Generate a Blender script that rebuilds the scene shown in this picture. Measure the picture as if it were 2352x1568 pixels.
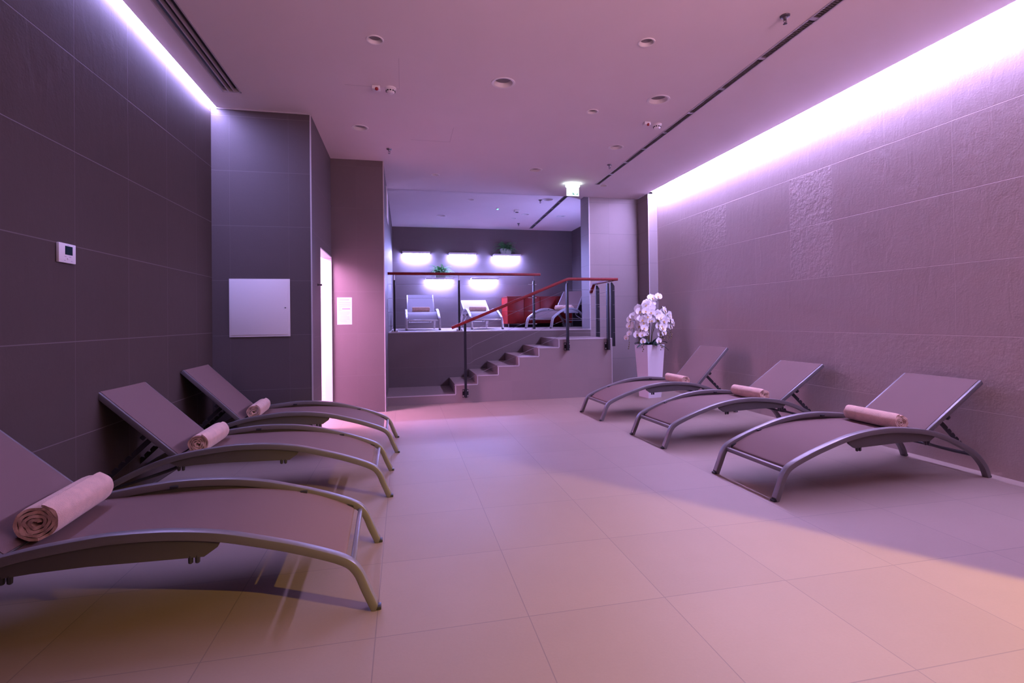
import bpy, bmesh, math, random
from mathutils import Vector, Matrix, noise

# ------------------------------------------------------------------ clear
for o in list(bpy.data.objects): bpy.data.objects.remove(o, do_unlink=True)
SC = bpy.context.scene
COL = SC.collection
random.seed(7)
rad = math.radians

# ------------------------------------------------------------------ camera
F_PX, CY, YAW, PITCH, ROLL = 1154.67, 722.38, rad(12.129), rad(-0.552), rad(0.715)
cam_d = bpy.data.cameras.new('camera'); cam = bpy.data.objects.new('camera', cam_d); COL.objects.link(cam)
cam_d.sensor_width = 36; cam_d.sensor_fit = 'HORIZONTAL'
cam_d.lens = 36*F_PX/2352
cam_d.shift_y = -(784-CY)/2352
cam_d.clip_start = 0.05; cam_d.clip_end = 60
_r = Vector((math.cos(YAW), -math.sin(YAW), 0))
_f = Vector((math.sin(YAW)*math.cos(PITCH), math.cos(YAW)*math.cos(PITCH), -math.sin(PITCH)))
_u = Vector((math.sin(YAW)*math.sin(PITCH), math.cos(YAW)*math.sin(PITCH), math.cos(PITCH)))
_r2 = _r*math.cos(ROLL) - _u*math.sin(ROLL)
_u2 = _r*math.sin(ROLL) + _u*math.cos(ROLL)
M = Matrix((( _r2.x, _u2.x, -_f.x, 0), (_r2.y, _u2.y, -_f.y, 0), (_r2.z, _u2.z, -_f.z, 1.2), (0, 0, 0, 1)))
cam.matrix_world = M
SC.camera = cam

# ------------------------------------------------------------------ world, exposure, lamps
w = bpy.data.worlds.new('world'); SC.world = w; w.use_nodes = True
w.node_tree.nodes['Background'].inputs[0].default_value = (0.30, 0.22, 0.35, 1)
w.node_tree.nodes['Background'].inputs[1].default_value = 0.02
SC.view_settings.view_transform = 'Standard'
SC.view_settings.look = 'None'
SC.view_settings.gamma = 1.0
SC.view_settings.use_curve_mapping = False
SC.view_settings.exposure = 0.0

LED_COL = (0.475, 0.375, 0.86)
LED_R = 230.0          # strength of the cove strip along the right wall
LED_L = 185.0         # narrow cove strip along the left wall
SHELF = 300.0         # tubes under the shelves
CORR_COL = (1.0, 0.45, 1.0)
CORR = 140.0          # ceiling panel of the corridor behind the doorway
EXIT = 12.0
WARM_COL = (1.0, 0.66, 0.10)

def area(name, loc, target, sx, sy, power, col, spread=180):
    d = bpy.data.lights.new(name, 'AREA'); d.shape = 'RECTANGLE'; d.size = sx; d.size_y = sy
    d.energy = power; d.color = col; d.spread = rad(spread)
    o = bpy.data.objects.new(name, d); COL.objects.link(o); o.location = loc
    o.rotation_euler = (Vector(target)-Vector(loc)).to_track_quat('-Z', 'Y').to_euler()
    return o
# lamp of the neighbouring room, shining through the doorway in the right wall behind the camera
spd = bpy.data.lights.new('lamp_side_room', 'SPOT'); spd.energy = 2150; spd.color = WARM_COL; spd.shadow_soft_size = .02
spd.spot_size = rad(58); spd.spot_blend = 1.0
sp_o = bpy.data.objects.new('lamp_side_room', spd); COL.objects.link(sp_o); sp_o.location = (4.95, -1.21, 2.48)
sp_o.rotation_euler = (Vector((2.45, 1.30, 0))-sp_o.location).to_track_quat('-Z', 'Y').to_euler()
# added pink fill behind the camera, aimed up at the ceiling
area('fill_rear', (2.3, -2.40, 1.7), (1.4, 1.8, 5.0), 2.6, 1.2, 95, (1.0, 0.50, 0.68), 80)
# violet fill added to brighten the platform, unseen behind the recess wall
area('fill_platform', (3.75, 9.1, 1.9), (1.4, 10.6, 2.9), .5, .5, 42, (0.40, 0.36, 1.0))

# ------------------------------------------------------------------ materials
def new_mat(name):
    m = bpy.data.materials.new(name); m.use_nodes = True
    return m, m.node_tree.nodes, m.node_tree.links, m.node_tree.nodes['Principled BSDF']
def plain(name, col, rough=0.5, metal=0.0, spec=0.5, noise_scale=None, noise_amt=0.08, bump=0.0, bump_scale=200, sheen=0):
    m, N, L, b = new_mat(name)
    b.inputs['Base Color'].default_value = (*col, 1)
    b.inputs['Roughness'].default_value = rough
    b.inputs['Metallic'].default_value = metal
    b.inputs['Specular IOR Level'].default_value = spec
    if sheen: b.inputs['Sheen Weight'].default_value = sheen
    tc = N.new('ShaderNodeTexCoord')
    if noise_scale:
        n = N.new('ShaderNodeTexNoise'); n.inputs['Scale'].default_value = noise_scale; n.inputs['Detail'].default_value = 4
        L.new(tc.outputs['Object'], n.inputs['Vector'])
        mr = N.new('ShaderNodeMapRange'); mr.inputs['From Min'].default_value = .3; mr.inputs['From Max'].default_value = .7
        mr.inputs['To Min'].default_value = 1-noise_amt; mr.inputs['To Max'].default_value = 1+noise_amt
        L.new(n.outputs['Fac'], mr.inputs['Value'])
        mx = N.new('ShaderNodeMix'); mx.data_type = 'RGBA'; mx.blend_type = 'MULTIPLY'; mx.inputs['Factor'].default_value = 1
        mx.inputs['A'].default_value = (*col, 1); L.new(mr.outputs['Result'], mx.inputs['B'])
        L.new(mx.outputs['Result'], b.inputs['Base Color'])
    if bump:
        n = N.new('ShaderNodeTexNoise'); n.inputs['Scale'].default_value = bump_scale; n.inputs['Detail'].default_value = 3
        L.new(tc.outputs['Object'], n.inputs['Vector'])
        bp = N.new('ShaderNodeBump'); bp.inputs['Strength'].default_value = bump; bp.inputs['Distance'].default_value = 0.004
        L.new(n.outputs['Fac'], bp.inputs['Height']); L.new(bp.outputs['Normal'], b.inputs['Normal'])
    return m
def emit(name, col, strength):
    m, N, L, b = new_mat(name)
    b.inputs['Base Color'].default_value = (0.10, 0.10, 0.10, 1)
    b.inputs['Emission Color'].default_value = (*col, 1)
    b.inputs['Emission Strength'].default_value = strength
    return m
def tiles(name, col, grout, axes, size, off, gw=0.004, rough=0.55, var=0.06, bump=0.25, stone=0.0, spec=0.4, vert=.45, rough_cells=()):
    """square stone tiles on a world-aligned face; stone = share of tiles with a rough split face"""
    m, N, L, b = new_mat(name)
    b.inputs['Roughness'].default_value = rough
    b.inputs['Specular IOR Level'].default_value = spec
    g = N.new('ShaderNodeNewGeometry'); s = N.new('ShaderNodeSeparateXYZ'); L.new(g.outputs['Position'], s.inputs[0])
    def math_(op, a, bb=None, clamp=False):
        n = N.new('ShaderNodeMath'); n.operation = op; n.use_clamp = clamp
        for i, v in enumerate((a, bb)):
            if v is None: continue
            if isinstance(v, (int, float)): n.inputs[i].default_value = v
            else: L.new(v, n.inputs[i])
        return n.outputs[0]
    ds = []; fl = []
    for k in range(2):
        p = s.outputs['XYZ'.index(axes[k])]
        q = math_('DIVIDE', math_('SUBTRACT', p, off[k]), size[k])
        fl.append(math_('FLOOR', q)); fr = math_('FRACT', q)
        ds.append(math_('MULTIPLY', math_('MINIMUM', fr, math_('SUBTRACT', 1.0, fr)), size[k]))
    def gmask(d_):
        q = N.new('ShaderNodeMapRange'); L.new(d_, q.inputs['Value'])
        q.inputs['From Min'].default_value = gw*0.35; q.inputs['From Max'].default_value = gw*0.65
        q.inputs['To Min'].default_value = 1; q.inputs['To Max'].default_value = 0
        return q.outputs['Result']
    mask = math_('MAXIMUM', math_('MULTIPLY', gmask(ds[0]), vert), gmask(ds[1]))
    cb = N.new('ShaderNodeCombineXYZ'); L.new(fl[0], cb.inputs[0]); L.new(fl[1], cb.inputs[1])
    wn = N.new('ShaderNodeTexWhiteNoise'); wn.noise_dimensions = '2D'; L.new(cb.outputs[0], wn.inputs['Vector'])
    n1 = N.new('ShaderNodeTexNoise'); n1.inputs['Scale'].default_value = 2.6; n1.inputs['Detail'].default_value = 6; n1.inputs['Roughness'].default_value = .65
    L.new(g.outputs['Position'], n1.inputs['Vector'])
    n2 = N.new('ShaderNodeTexNoise'); n2.inputs['Scale'].default_value = 90; n2.inputs['Detail'].default_value = 2
    L.new(g.outputs['Position'], n2.inputs['Vector'])
    v = math_('ADD', math_('MULTIPLY', math_('SUBTRACT', wn.outputs['Value'], .5), var), 1.0)
    v = math_('ADD', v, math_('MULTIPLY', math_('SUBTRACT', n1.outputs['Fac'], .5), var*2.2))
    v = math_('ADD', v, math_('MULTIPLY', math_('SUBTRACT', n2.outputs['Fac'], .5), var*1.2))
    mx = N.new('ShaderNodeMix'); mx.data_type = 'RGBA'; mx.blend_type = 'MULTIPLY'; mx.inputs['Factor'].default_value = 1
    mx.inputs['A'].default_value = (*col, 1); L.new(v, mx.inputs['B'])
    m2 = N.new('ShaderNodeMix'); m2.data_type = 'RGBA'; L.new(mask, m2.inputs['Factor'])
    L.new(mx.outputs['Result'], m2.inputs['A']); m2.inputs['B'].default_value = (*grout, 1)
    L.new(m2.outputs['Result'], b.inputs['Base Color'])
    hgt = math_('MULTIPLY', n2.outputs['Fac'], .25)
    hgt = math_('SUBTRACT', hgt, math_('MULTIPLY', mask, .6))
    if stone:
        n3 = N.new('ShaderNodeTexNoise'); n3.inputs['Scale'].default_value = 16; n3.inputs['Detail'].default_value = 6; n3.inputs['Roughness'].default_value = .6
        L.new(g.outputs['Position'], n3.inputs['Vector'])
        sel = math_('MULTIPLY', wn.outputs['Value'], .06)
        for ci, cj, am in rough_cells:      # the tiles with a split stone face
            e1 = math_('COMPARE', fl[0], ci); e1.node.inputs[2].default_value = .1
            e2 = math_('COMPARE', fl[1], cj); e2.node.inputs[2].default_value = .1
            sel = math_('ADD', sel, math_('MULTIPLY', math_('MULTIPLY', e1, e2), am))
        amp = math_('ADD', math_('MULTIPLY', sel, 2.6), .30)
        hgt = math_('ADD', hgt, math_('MULTIPLY', n3.outputs['Fac'], amp))
        # vertical trowel streaks and slightly proud tiles
        mp = N.new('ShaderNodeMapping'); mp.inputs['Scale'].default_value = (7, 7, 2.4); L.new(g.outputs['Position'], mp.inputs['Vector'])
        n4 = N.new('ShaderNodeTexNoise'); n4.inputs['Scale'].default_value = 1.3; n4.inputs['Detail'].default_value = 3; n4.inputs['Distortion'].default_value = 1.2
        L.new(mp.outputs[0], n4.inputs['Vector'])
        hgt = math_('ADD', hgt, math_('MULTIPLY', n4.outputs['Fac'], .8))
        hgt = math_('ADD', hgt, math_('MULTIPLY', wn.outputs['Value'], .9))
    bp = N.new('ShaderNodeBump'); bp.inputs['Strength'].default_value = bump; bp.inputs['Distance'].default_value = 0.006
    L.new(hgt, bp.inputs['Height']); L.new(bp.outputs['Normal'], b.inputs['Normal'])
    return m

TILE = (0.092, 0.074, 0.073)
GROUT = (0.15, 0.125, 0.125)
FLOORC = (0.262, 0.196, 0.160)
MAT = dict(
    floor=tiles('floor_tile', FLOORC, (0.18, 0.136, 0.125), 'XY', (.6, .6), (-.1188, 1.9868), gw=.004, rough=.52, var=.06, bump=.12, vert=1),
    right=tiles('right_wall_stone', (0.52, 0.43, 0.41), (0.60, 0.505, 0.485), 'YZ', (.575, .57), (3.165, .46), gw=.004, rough=.6, var=.05, bump=.6, stone=.14, vert=.15, rough_cells=((2, 3, 1), (2, 2, .9), (5, 3, 1), (6, 3, .35), (0, 0, .5), (1, 0, .5), (-1, 0, .4), (2, 0, .3), (5, 2, .4))),
    left=tiles('left_wall_tile', (.074, .056, .050), GROUT, 'YZ', (.575, .545), (3.34, .56), gw=.005, rough=.7, bump=.3, stone=.001, spec=.12),
    niche=tiles('niche_tile', TILE, GROUT, 'XZ', (.545, .545), (-1.13, .53), gw=.004),
    pillar=tiles('pillar_tile', (.135, .106, .104), GROUT, 'XZ', (.55, .55), (-.60, .49), gw=.004),
    side=tiles('side_tile', TILE, GROUT, 'YZ', (.55, .55), (5.44, .49), gw=.004),
    front=tiles('platform_front_tile', (.118, .095, .094), GROUT, 'XZ', (.54, .54), (.02, .44), gw=.004),
    back=tiles('back_wall_tile', (.135, .110, .108), GROUT, 'XZ', (.54, .528), (.02, .447), gw=.005),
    recess=tiles('recess_tile', (0.24, 0.20, 0.20), GROUT, 'XZ', (.55, .55), (3.56, .49), gw=.004),
    stair=tiles('stair_tile', (0.235, 0.185, 0.178), (0.26, 0.21, 0.20), 'XZ', (.6, .6), (-.249, .29), gw=.002, var=.05),
    tread=plain('tread_tile', (0.21, 0.168, 0.16), .5, noise_scale=8),
    ceil=plain('ceiling_paint', (0.78, 0.72, 0.73), .85, noise_scale=2, noise_amt=.015),
    trim=plain('trim_white_metal', (0.52, 0.49, 0.51), .4, .2),
    white=plain('white_plastic', (0.80, 0.78, 0.78), .4),
    paper=plain('white_paper', (0.55, 0.53, 0.56), .7),
    ink=plain('printed_text', (0.30, 0.26, 0.36), .7),
    dark=plain('dark_gap', (0.012, 0.011, 0.013), .6),
    black=plain('black_post_metal', (0.010, 0.010, 0.014), .45, 0, .3),
    gun=plain('dark_chrome', (0.16, 0.15, 0.17), .3, .7), wire=plain('grey_wire', (0.22, 0.20, 0.22), .45, .3), steel=plain('brushed_steel', (0.62, 0.60, 0.62), .28, .9),
    rail=plain('red_handrail', (0.17, 0.010, 0.010), .5, 0, .3, noise_scale=30, noise_amt=.15),
    frame=plain('grey_bronze_frame', (0.19, 0.175, 0.18), .42, .45),
    panel=plain('lounger_side_panel', (0.085, 0.075, 0.075), .5, .1),
    mech=plain('dark_mechanism', (0.035, 0.033, 0.04), .4, .3),
    sling=plain('taupe_mesh_fabric', (0.158, 0.100, 0.092), .8, 0, .15, bump=.25, bump_scale=500),
    sling_lit=plain('taupe_mesh_fabric_lit', (0.27, 0.24, 0.27), .75, bump=.25, bump_scale=500),  # taupe fabric with the strong platform light put into its colour
    frame_lit=plain('grey_bronze_frame_lit', (0.50, 0.48, 0.50), .36, .5),  # lounger frame made paler to carry the strong platform light
    towel=plain('peach_terry', (0.66, 0.42, 0.31), .95, noise_scale=25, noise_amt=.10, bump=.8, bump_scale=320, sheen=.4),
    cab=plain('red_cabinet', (0.24, 0.010, 0.007), .45, 0, .3, noise_scale=6, noise_amt=.12),
    pot=plain('vase_gloss_white', (0.80, 0.76, 0.80), .25),
    petal=plain('white_petal', (0.95, 0.94, 0.94), .6),
    lip=plain('yellow_lip', (0.55, 0.36, 0.10), .6),
    bud=plain('olive_bud', (0.16, 0.12, 0.04), .6),
    leaf=plain('dark_leaf', (0.015, 0.07, 0.05), .35),
    stem=plain('olive_stem', (0.16, 0.15, 0.05), .6),
    fern=plain('fern_green', (0.10, 0.30, 0.11), .6, noise_scale=20, noise_amt=.3),
    planter=plain('pale_planter', (0.42, 0.44, 0.40), .6, noise_scale=14, noise_amt=.15),
    soil=plain('soil', (0.02, 0.015, 0.012), .9),
    screen=plain('dark_display', (0.004, 0.022, 0.028), .6, 0, .1),
    red=plain('red_lens', (0.30, 0.01, 0.015), .3),
    lens=plain('frosted_lens', (0.24, 0.22, 0.25), .5), hatch=plain('hatch_joint', (0.58, 0.53, 0.55), .8), duct=plain('duct_grey', (0.07, 0.06, 0.07), .6), vane=plain('vane_grey', (0.14, 0.13, 0.145), .5),
    tile_white=tiles('white_mosaic', (0.86, 0.83, 0.83), (0.70, 0.66, 0.66), 'XZ', (.05, .05), (0, 0), gw=.003, var=.02),
    led_r=emit('led_glow', LED_COL, LED_R), led_l=emit('led_glow_narrow', (0.40, 0.35, 0.92), LED_L),
    tube=emit('shelf_tube_glow', (0.36, 0.345, 1.0), SHELF),
    corr=emit('corridor_panel_glow', CORR_COL, CORR),
    exit=emit('exit_glow', (0.80, 1.0, 0.93), EXIT), exit_p=emit('exit_panel_glow', (0.90, 1.0, 0.97), 1.3), exit_g=emit('exit_green', (0.12, 0.62, 0.46), .75),
    dot=emit('green_indicator', (0.1, 1.0, 0.55), 6.0),
)

# ------------------------------------------------------------------ mesh helpers
class MB:
    def __init__(s): s.v = []; s.f = []
    def add(s, vs, fs):
        n = len(s.v); s.v += [tuple(p) for p in vs]; s.f += [tuple(i+n for i in f) for f in fs]; return s
    def box(s, x0, x1, y0, y1, z0, z1, bev=0.0):
        if bev <= 0:
            vs = [(x, y, z) for z in (z0, z1) for y in (y0, y1) for x in (x0, x1)]
            return s.add(vs, [(0, 2, 3, 1), (4, 5, 7, 6), (0, 1, 5, 4), (2, 6, 7, 3), (0, 4, 6, 2), (1, 3, 7, 5)])
        bm = bmesh.new(); bmesh.ops.create_cube(bm, size=1)
        for v in bm.verts: v.co = Vector(((x0+x1)/2+v.co.x*(x1-x0), (y0+y1)/2+v.co.y*(y1-y0), (z0+z1)/2+v.co.z*(z1-z0)))
        bmesh.ops.bevel(bm, geom=bm.edges[:], offset=bev, segments=2, affect='EDGES', profile=.5)
        bm.verts.index_update()
        s.add([v.co for v in bm.verts], [[v.index for v in f.verts] for f in bm.faces]); bm.free(); return s
    def prism(s, poly, axis, a, b):
        """poly = 2D points; axis 'y': (x,z) extruded along y, 'x': (y,z), 'z': (x,y)"""
        def P(p, t): return {'y': (p[0], t, p[1]), 'x': (t, p[0], p[1]), 'z': (p[0], p[1], t)}[axis]
        n = len(poly); vs = [P(p, a) for p in poly]+[P(p, b) for p in poly]
        fs = [tuple(range(n-1, -1, -1)), tuple(range(n, 2*n))]+[(i, (i+1) % n, n+(i+1) % n, n+i) for i in range(n)]
        return s.add(vs, fs)
    def sweep(s, path, prof, side=None, caps=True, closed=False):
        """prof = closed list of (a,b): a along side, b along the normal"""
        pts = [Vector(p) for p in path]; n = len(pts); m = len(prof); vs = []
        prev = None
        for i, p in enumerate(pts):
            if closed: t = pts[(i+1) % n]-pts[i-1]
            else: t = pts[min(i+1, n-1)]-pts[max(i-1, 0)]
            t.normalize()
            if side is not None:
                sd = Vector(side); sd = (sd - t*sd.dot(t)).normalized()
            else:
                if prev is None:
                    ref = Vector((0, 0, 1)) if abs(t.z) < .9 else Vector((1, 0, 0)); sd = t.cross(ref).normalized()
                else: sd = (prev - t*prev.dot(t)).normalized()
                prev = sd
            nm = sd.cross(t).normalized()
            for a, b in prof: vs.append(p+sd*a+nm*b)
        fs = []
        rng = n if closed else n-1
        for i in range(rng):
            for j in range(m):
                i2 = (i+1) % n
                fs.append((i*m+j, i*m+(j+1) % m, i2*m+(j+1) % m, i2*m+j))
        if caps and not closed: fs += [tuple(range(m-1, -1, -1)), tuple((n-1)*m+j for j in range(m))]
        return s.add(vs, fs)
    def tube(s, path, r, k=10, closed=False):
        return s.sweep(path, [(r*math.cos(2*math.pi*i/k), r*math.sin(2*math.pi*i/k)) for i in range(k)], closed=closed)
    def lathe(s, prof, k=24, c=(0, 0, 0), close=False):
        vs = []; n = len(prof)
        for r, z in prof:
            for i in range(k): vs.append((c[0]+r*math.cos(2*math.pi*i/k), c[1]+r*math.sin(2*math.pi*i/k), c[2]+z))
        fs = [(a*k+i, a*k+(i+1) % k, (a+1)*k+(i+1) % k, (a+1)*k+i) for a in range(n-1) for i in range(k)]
        if close: fs += [tuple(range(k-1, -1, -1)), tuple((n-1)*k+i for i in range(k))]
        return s.add(vs, fs)
    def xf(s, mtx, start=0):
        s.v[start:] = [tuple(mtx @ Vector(p)) for p in s.v[start:]]; return s
    def build(s, name, mat, parent=None, smooth=30, **props):
        me = bpy.data.meshes.new(name); me.from_pydata(s.v, [], s.f); me.update()
        bm = bmesh.new(); bm.from_mesh(me); bmesh.ops.recalc_face_normals(bm, faces=bm.faces); bm.to_mesh(me); bm.free()
        me.materials.append(MAT[mat] if isinstance(mat, str) else mat)
        if smooth:
            for p in me.polygons: p.use_smooth = True
            me.set_sharp_from_angle(angle=rad(smooth))
        o = bpy.data.objects.new(name, me); COL.objects.link(o)
        if parent is not None: o.parent = parent
        for k_, v_ in props.items(): o[k_] = v_
        return o
def thing(name, label, cat, loc=(0, 0, 0), rz=0, group=None):
    o = bpy.data.objects.new(name, None); COL.objects.link(o); o.empty_display_size = .1
    o.location = loc; o.rotation_euler = (0, 0, rz); o['label'] = label; o['category'] = cat
    if group: o['group'] = group
    return o
def tag(o, label, cat, group=None):
    o['label'] = label; o['category'] = cat
    if group: o['group'] = group
    return o
def struct(o): o['kind'] = 'structure'; return o
def sbox(name, mat, *b): return struct(MB().box(*b).build(name, mat, smooth=0))
def copy_tree(o, parent=None):
    c = o.copy(); COL.objects.link(c)
    if parent is not None: c.parent = parent
    for ch in [x for x in list(COL.objects) if x.parent == o]: copy_tree(ch, c)
    return c
def catmull(pts, k=6):
    P = [Vector(p) for p in pts]; out = []
    for i in range(len(P)-1):
        a = P[i-1] if i else P[0]*2-P[1]; b = P[i]; c = P[i+1]; d = P[i+2] if i+2 < len(P) else P[-1]*2-P[-2]
        for j in range(k):
            t = j/k
            out.append(.5*((2*b)+(c-a)*t+(2*a-5*b+4*c-d)*t*t+(3*b-a-3*c+d)*t**3))
    out.append(P[-1]); return out
def rrect(w_, h_, r, k=3):
    out = []
    for cx, cy, a0 in ((w_/2-r, h_/2-r, 0), (-w_/2+r, h_/2-r, 90), (-w_/2+r, -h_/2+r, 180), (w_/2-r, -h_/2+r, 270)):
        for i in range(k+1):
            a = rad(a0+90*i/k); out.append((cx+r*math.cos(a), cy+r*math.sin(a)))
    return out

# ------------------------------------------------------------------ room dimensions
H = 3.328; HP = 3.39; ZP = 1.018; ZL = 0.893
XL, XR = -1.84, 4.2836
YS, YE, YB = 7.30, 8.32, 11.95

# ceiling with real openings for the recessed fittings
DOWN = [  # x, y, outer radius
    (-.194, 3.909, .066, 'small'), (1.854, 3.554, .066, 'small'), (.894, 4.41, .108, 'large'), (2.451, 4.477, .112, 'large'),
    (-.451, 5.726, .092, 'large'), (1.918, 4.857, .062, 'small'), (2.603, 5.823, .093, 'large'), (1.855, 6.913, .100, 'large'),
    (.469, 7.388, .062, 'small'), (3.148, 7.547, .064, 'small')]
DOWNP = [(2.50, 10.17, .095, 'large'), (2.344, 10.603, .062, 'small'), (3.288, 10.228, .105, 'large'), (2.605, 8.844, .11, 'large'),
         (1.214, 9.067, .062, 'small'), (.788, 10.564, .10, 'large')]
SLOT_R = ((2.887-.0287*.9, 1.93), (3.021, 7.49))       # centre line of the slot diffuser
def slot_rect(a, b, half):
    a = Vector(a); b = Vector(b); t = (b-a).normalized(); n = Vector((t.y, -t.x))*half
    return [tuple(a-n), tuple(a+n), tuple(b+n), tuple(b-n)]
def sheet(name, outer, holes, z, mat):
    bm = bmesh.new(); edges = []
    for lp in [outer]+holes:
        vs = [bm.verts.new((x, y, z)) for x, y in lp]
        edges += [bm.edges.new((vs[i], vs[(i+1) % len(vs)])) for i in range(len(vs))]
    bmesh.ops.triangle_fill(bm, use_beauty=True, use_dissolve=False, edges=edges, normal=(0, 0, -1))
    for f in bm.faces:
        f.normal_update()
        if f.normal.z > 0: f.normal_flip()
    me = bpy.data.meshes.new(name); bm.to_mesh(me); bm.free(); me.materials.append(MAT[mat])
    o = bpy.data.objects.new(name, me); COL.objects.link(o); return struct(o)
circ = lambda x, y, r, k=28: [(x+r*math.cos(2*math.pi*i/k), y+r*math.sin(2*math.pi*i/k)) for i in range(k)]
XC0, XC1 = -1.789, 4.10
sheet('ceiling', [(XC0, -2.6), (XC1, -2.6), (XC1, YE), (XC0, YE)],
      [circ(x, y, r*.80) for x, y, r, k in DOWN]+[slot_rect(*SLOT_R, .034)]+[[(-1.60, 1.6), (-1.456, 1.6), (-1.456, 5.036), (-1.60, 5.036)]], H, 'ceil')
SLOT_P = ((2.846, 8.50), (3.008, 11.74))
sheet('ceiling_platform', [(-.35, YE-.02), (4.3, YE-.02), (4.3, YB+.05), (-.35, YB+.05)],
      [circ(x, y, r*.80) for x, y, r, k in DOWNP]+[slot_rect(*SLOT_P, .034)], HP, 'ceil')
sbox('ceiling_side', 'ceil', 4.40, 6.6, -2.6, .2, 2.6, 2.66)
sbox('trim_1', 'ceil', -.249, 3.19, YE-.012, YE, H, HP+.03)
sbox('floor', 'floor', -3.4, 6.6, -2.6, 8.7, -.1, 0)
sbox('floor_platform', 'floor', -.249, 4.12, YE+.002, YB, .80, ZP)
sbox('wall_left', 'left', XL-.15, XL, -2.6, 5.56, 0, H+.06)
sbox('wall_niche', 'niche', XL, -.916, 5.44, 5.56, 0, H+.06)
m = MB(); m.box(-1.03, -.916, 5.56, 6.0, 0, H+.06); m.box(-1.03, -.916, 6.0, 6.875, 2.04, H+.06)
struct(m.build('wall_doorway', 'side', smooth=0))
sbox('wall_pillar', 'pillar', -.93, -.249, 6.875, 7.10, 0, H+.06)
sbox('wall_pillar_side', 'side', -.40, -.249, 7.10, YB, 0, HP+.06)
sbox('wall_back', 'back', -.40, 4.3, YB, YB+.12, .8, HP+.06)
sbox('wall_platform_right', 'side', 4.12, 4.27, YE+.42, YB, .8, HP+.06)
sbox('wall_recess', 'recess', 3.19, 4.45, YE, YE+.42, 0, HP+.06)
sbox('wall_right_pier', 'recess', 4.117, 4.45, 7.926, YE, 0, H)
sbox('wall_right', 'right', XR, XR+.16, -.33, 7.926, 0, H+.10)
m = MB(); m.box(XR, XR+.16, -2.6, -1.75, 0, H+.1); m.box(XR, XR+.16, -1.75, -.33, 2.30, H+.1)
struct(m.build('wall_right_rear', 'right', smooth=0))
sbox('wall_rear', 'front', -2.0, 6.6, -2.72, -2.6, 0, H+.1)
m = MB(); m.box(6.5, 6.6, -2.6, .2, 0, 2.66); m.box(4.44, 6.6, .1, .2, 0, 2.66)
struct(m.build('wall_side_room', 'ceil', smooth=0))
# corridor behind the doorway
m = MB(); m.box(-3.2, -.93, 6.875, 7.0, 0, 2.5)
struct(m.build('wall_corridor_back', 'tile_white', smooth=0))
m = MB(); m.box(-3.3, -3.2, 5.56, 7.0, 0, 2.5); m.box(-3.2, XL-.15, 5.44, 5.56, 0, 2.5)
struct(m.build('wall_corridor_end', 'ceil', smooth=0))
sbox('ceiling_corridor', 'ceil', -3.3, -1.03, 5.56, 7.0, 2.30, 2.38)
lt = thing('corridor_light', 'glowing ceiling light in the bright corridor behind the narrow doorway', 'light', (-1.75, 6.2, 2.30))
MB().box(-.55, .55, -.3, .3, -.05, -.002, .01).build('housing', 'white', lt)
MB().box(-.52, .52, -.27, .27, -.062, -.05).build('diffuser', 'corr', lt)
# platform front below the upper floor
sbox('wall_platform_front', 'front', -.249, 3.19, YE-.0, YE+.06, 0, ZP-.012)

# edge trims
TR = 0.008
def trim(i, *b): return struct(MB().box(*b).build('trim_%d' % i, 'trim', smooth=0))
trim(2, -.916-TR, -.916+.004, 5.44-.004, 5.44+TR, 0, H)
trim(3, -.249-TR, -.249+.004, 6.875-.004, 6.875+TR, 0, H)
trim(4, 3.19-.004, 3.19+TR, YE-.004, YE+TR, ZP-.01, H)
trim(5, -.249, 3.20, YE-.006, YE+.012, ZP-.014, ZP+.003)
trim(6, 4.117-.004, 4.117+TR, 7.926-.004, 7.926+TR, 0, H)
m = MB(); m.box(-1.0, -.912, 6.845, 6.875, 0, 2.04)                      # white door frame at the far jamb
m.box(-1.03, -.912, 6.0, 6.875, 2.025, 2.04); m.box(-1.04, -.915, 5.997, 6.004, 0, 2.04)
struct(m.build('door_1', 'white', smooth=0))
trim(8, XC0-.002, -.91, 5.430, 5.442, H-.012, H)

# ------------------------------------------------------------------ cove light strips
o = thing('cove_light', 'glowing white light strip in the ceiling cove along the left wall', 'light strip', (XL+.026, 1.4, H))
MB().box(-.0245, .0245, 1.35, 4.035, .004, .05).build('diffuser', 'led_l', o)
o = thing('cove_light', 'wide glowing white light strip in the ceiling cove along the right wall', 'light strip', ((XC1+XR)/2, 2.7, H))
MB().box(.012, .080, -1.6, 5.22, -.005, .03).build('diffuser', 'led_r', o)
MB().box(-.091, .091, -5.2, 5.22, .031, .06).build('housing', 'white', o)

# ------------------------------------------------------------------ staircase
RX = [.719, 1.041, 1.351, 1.663, 1.972, 2.291, 3.146]
TZ = [.128, .262, .389, .514, .643, .770, ZL]
st = thing('staircase', 'beige tiled staircase of seven steps climbing right to the raised platform', 'stairs', (1.45, 7.8, 0))
off = Vector((-1.45, -7.8, 0))
poly = [(-.249, 0), (3.146, 0), (3.146, ZL)]
for i in range(6, 0, -1): poly += [(RX[i-1], TZ[i]), (RX[i-1], TZ[i-1])]
poly += [(-.249, TZ[0])]
MB().prism([(p[0]-1.45, p[1]) for p in poly], 'y', YS-7.8, YE-7.8-.002).build('steps', 'stair', st, smooth=0)
m = MB(); xs = [-.249]+RX
for i in range(7):
    m.box(xs[i]-1.45-(.012 if i else 0), xs[i+1]-1.45, YS-7.8-.004, YS-7.8+.010, TZ[i]-.010, TZ[i]+.003)
    m.box(xs[i]-1.45-(.004 if i else 0), xs[i]-1.45+(.008 if i else .004), YS-7.8-.004, YS-7.8+.010, (TZ[i-1] if i else 0), TZ[i])
m.box(3.146-1.45-.008, 3.146-1.45+.004, YS-7.8-.004, YS-7.8+.010, 0, ZL)
m.build('nosing_trim', 'trim', st, smooth=0, label='white metal edging along the steps')

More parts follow.
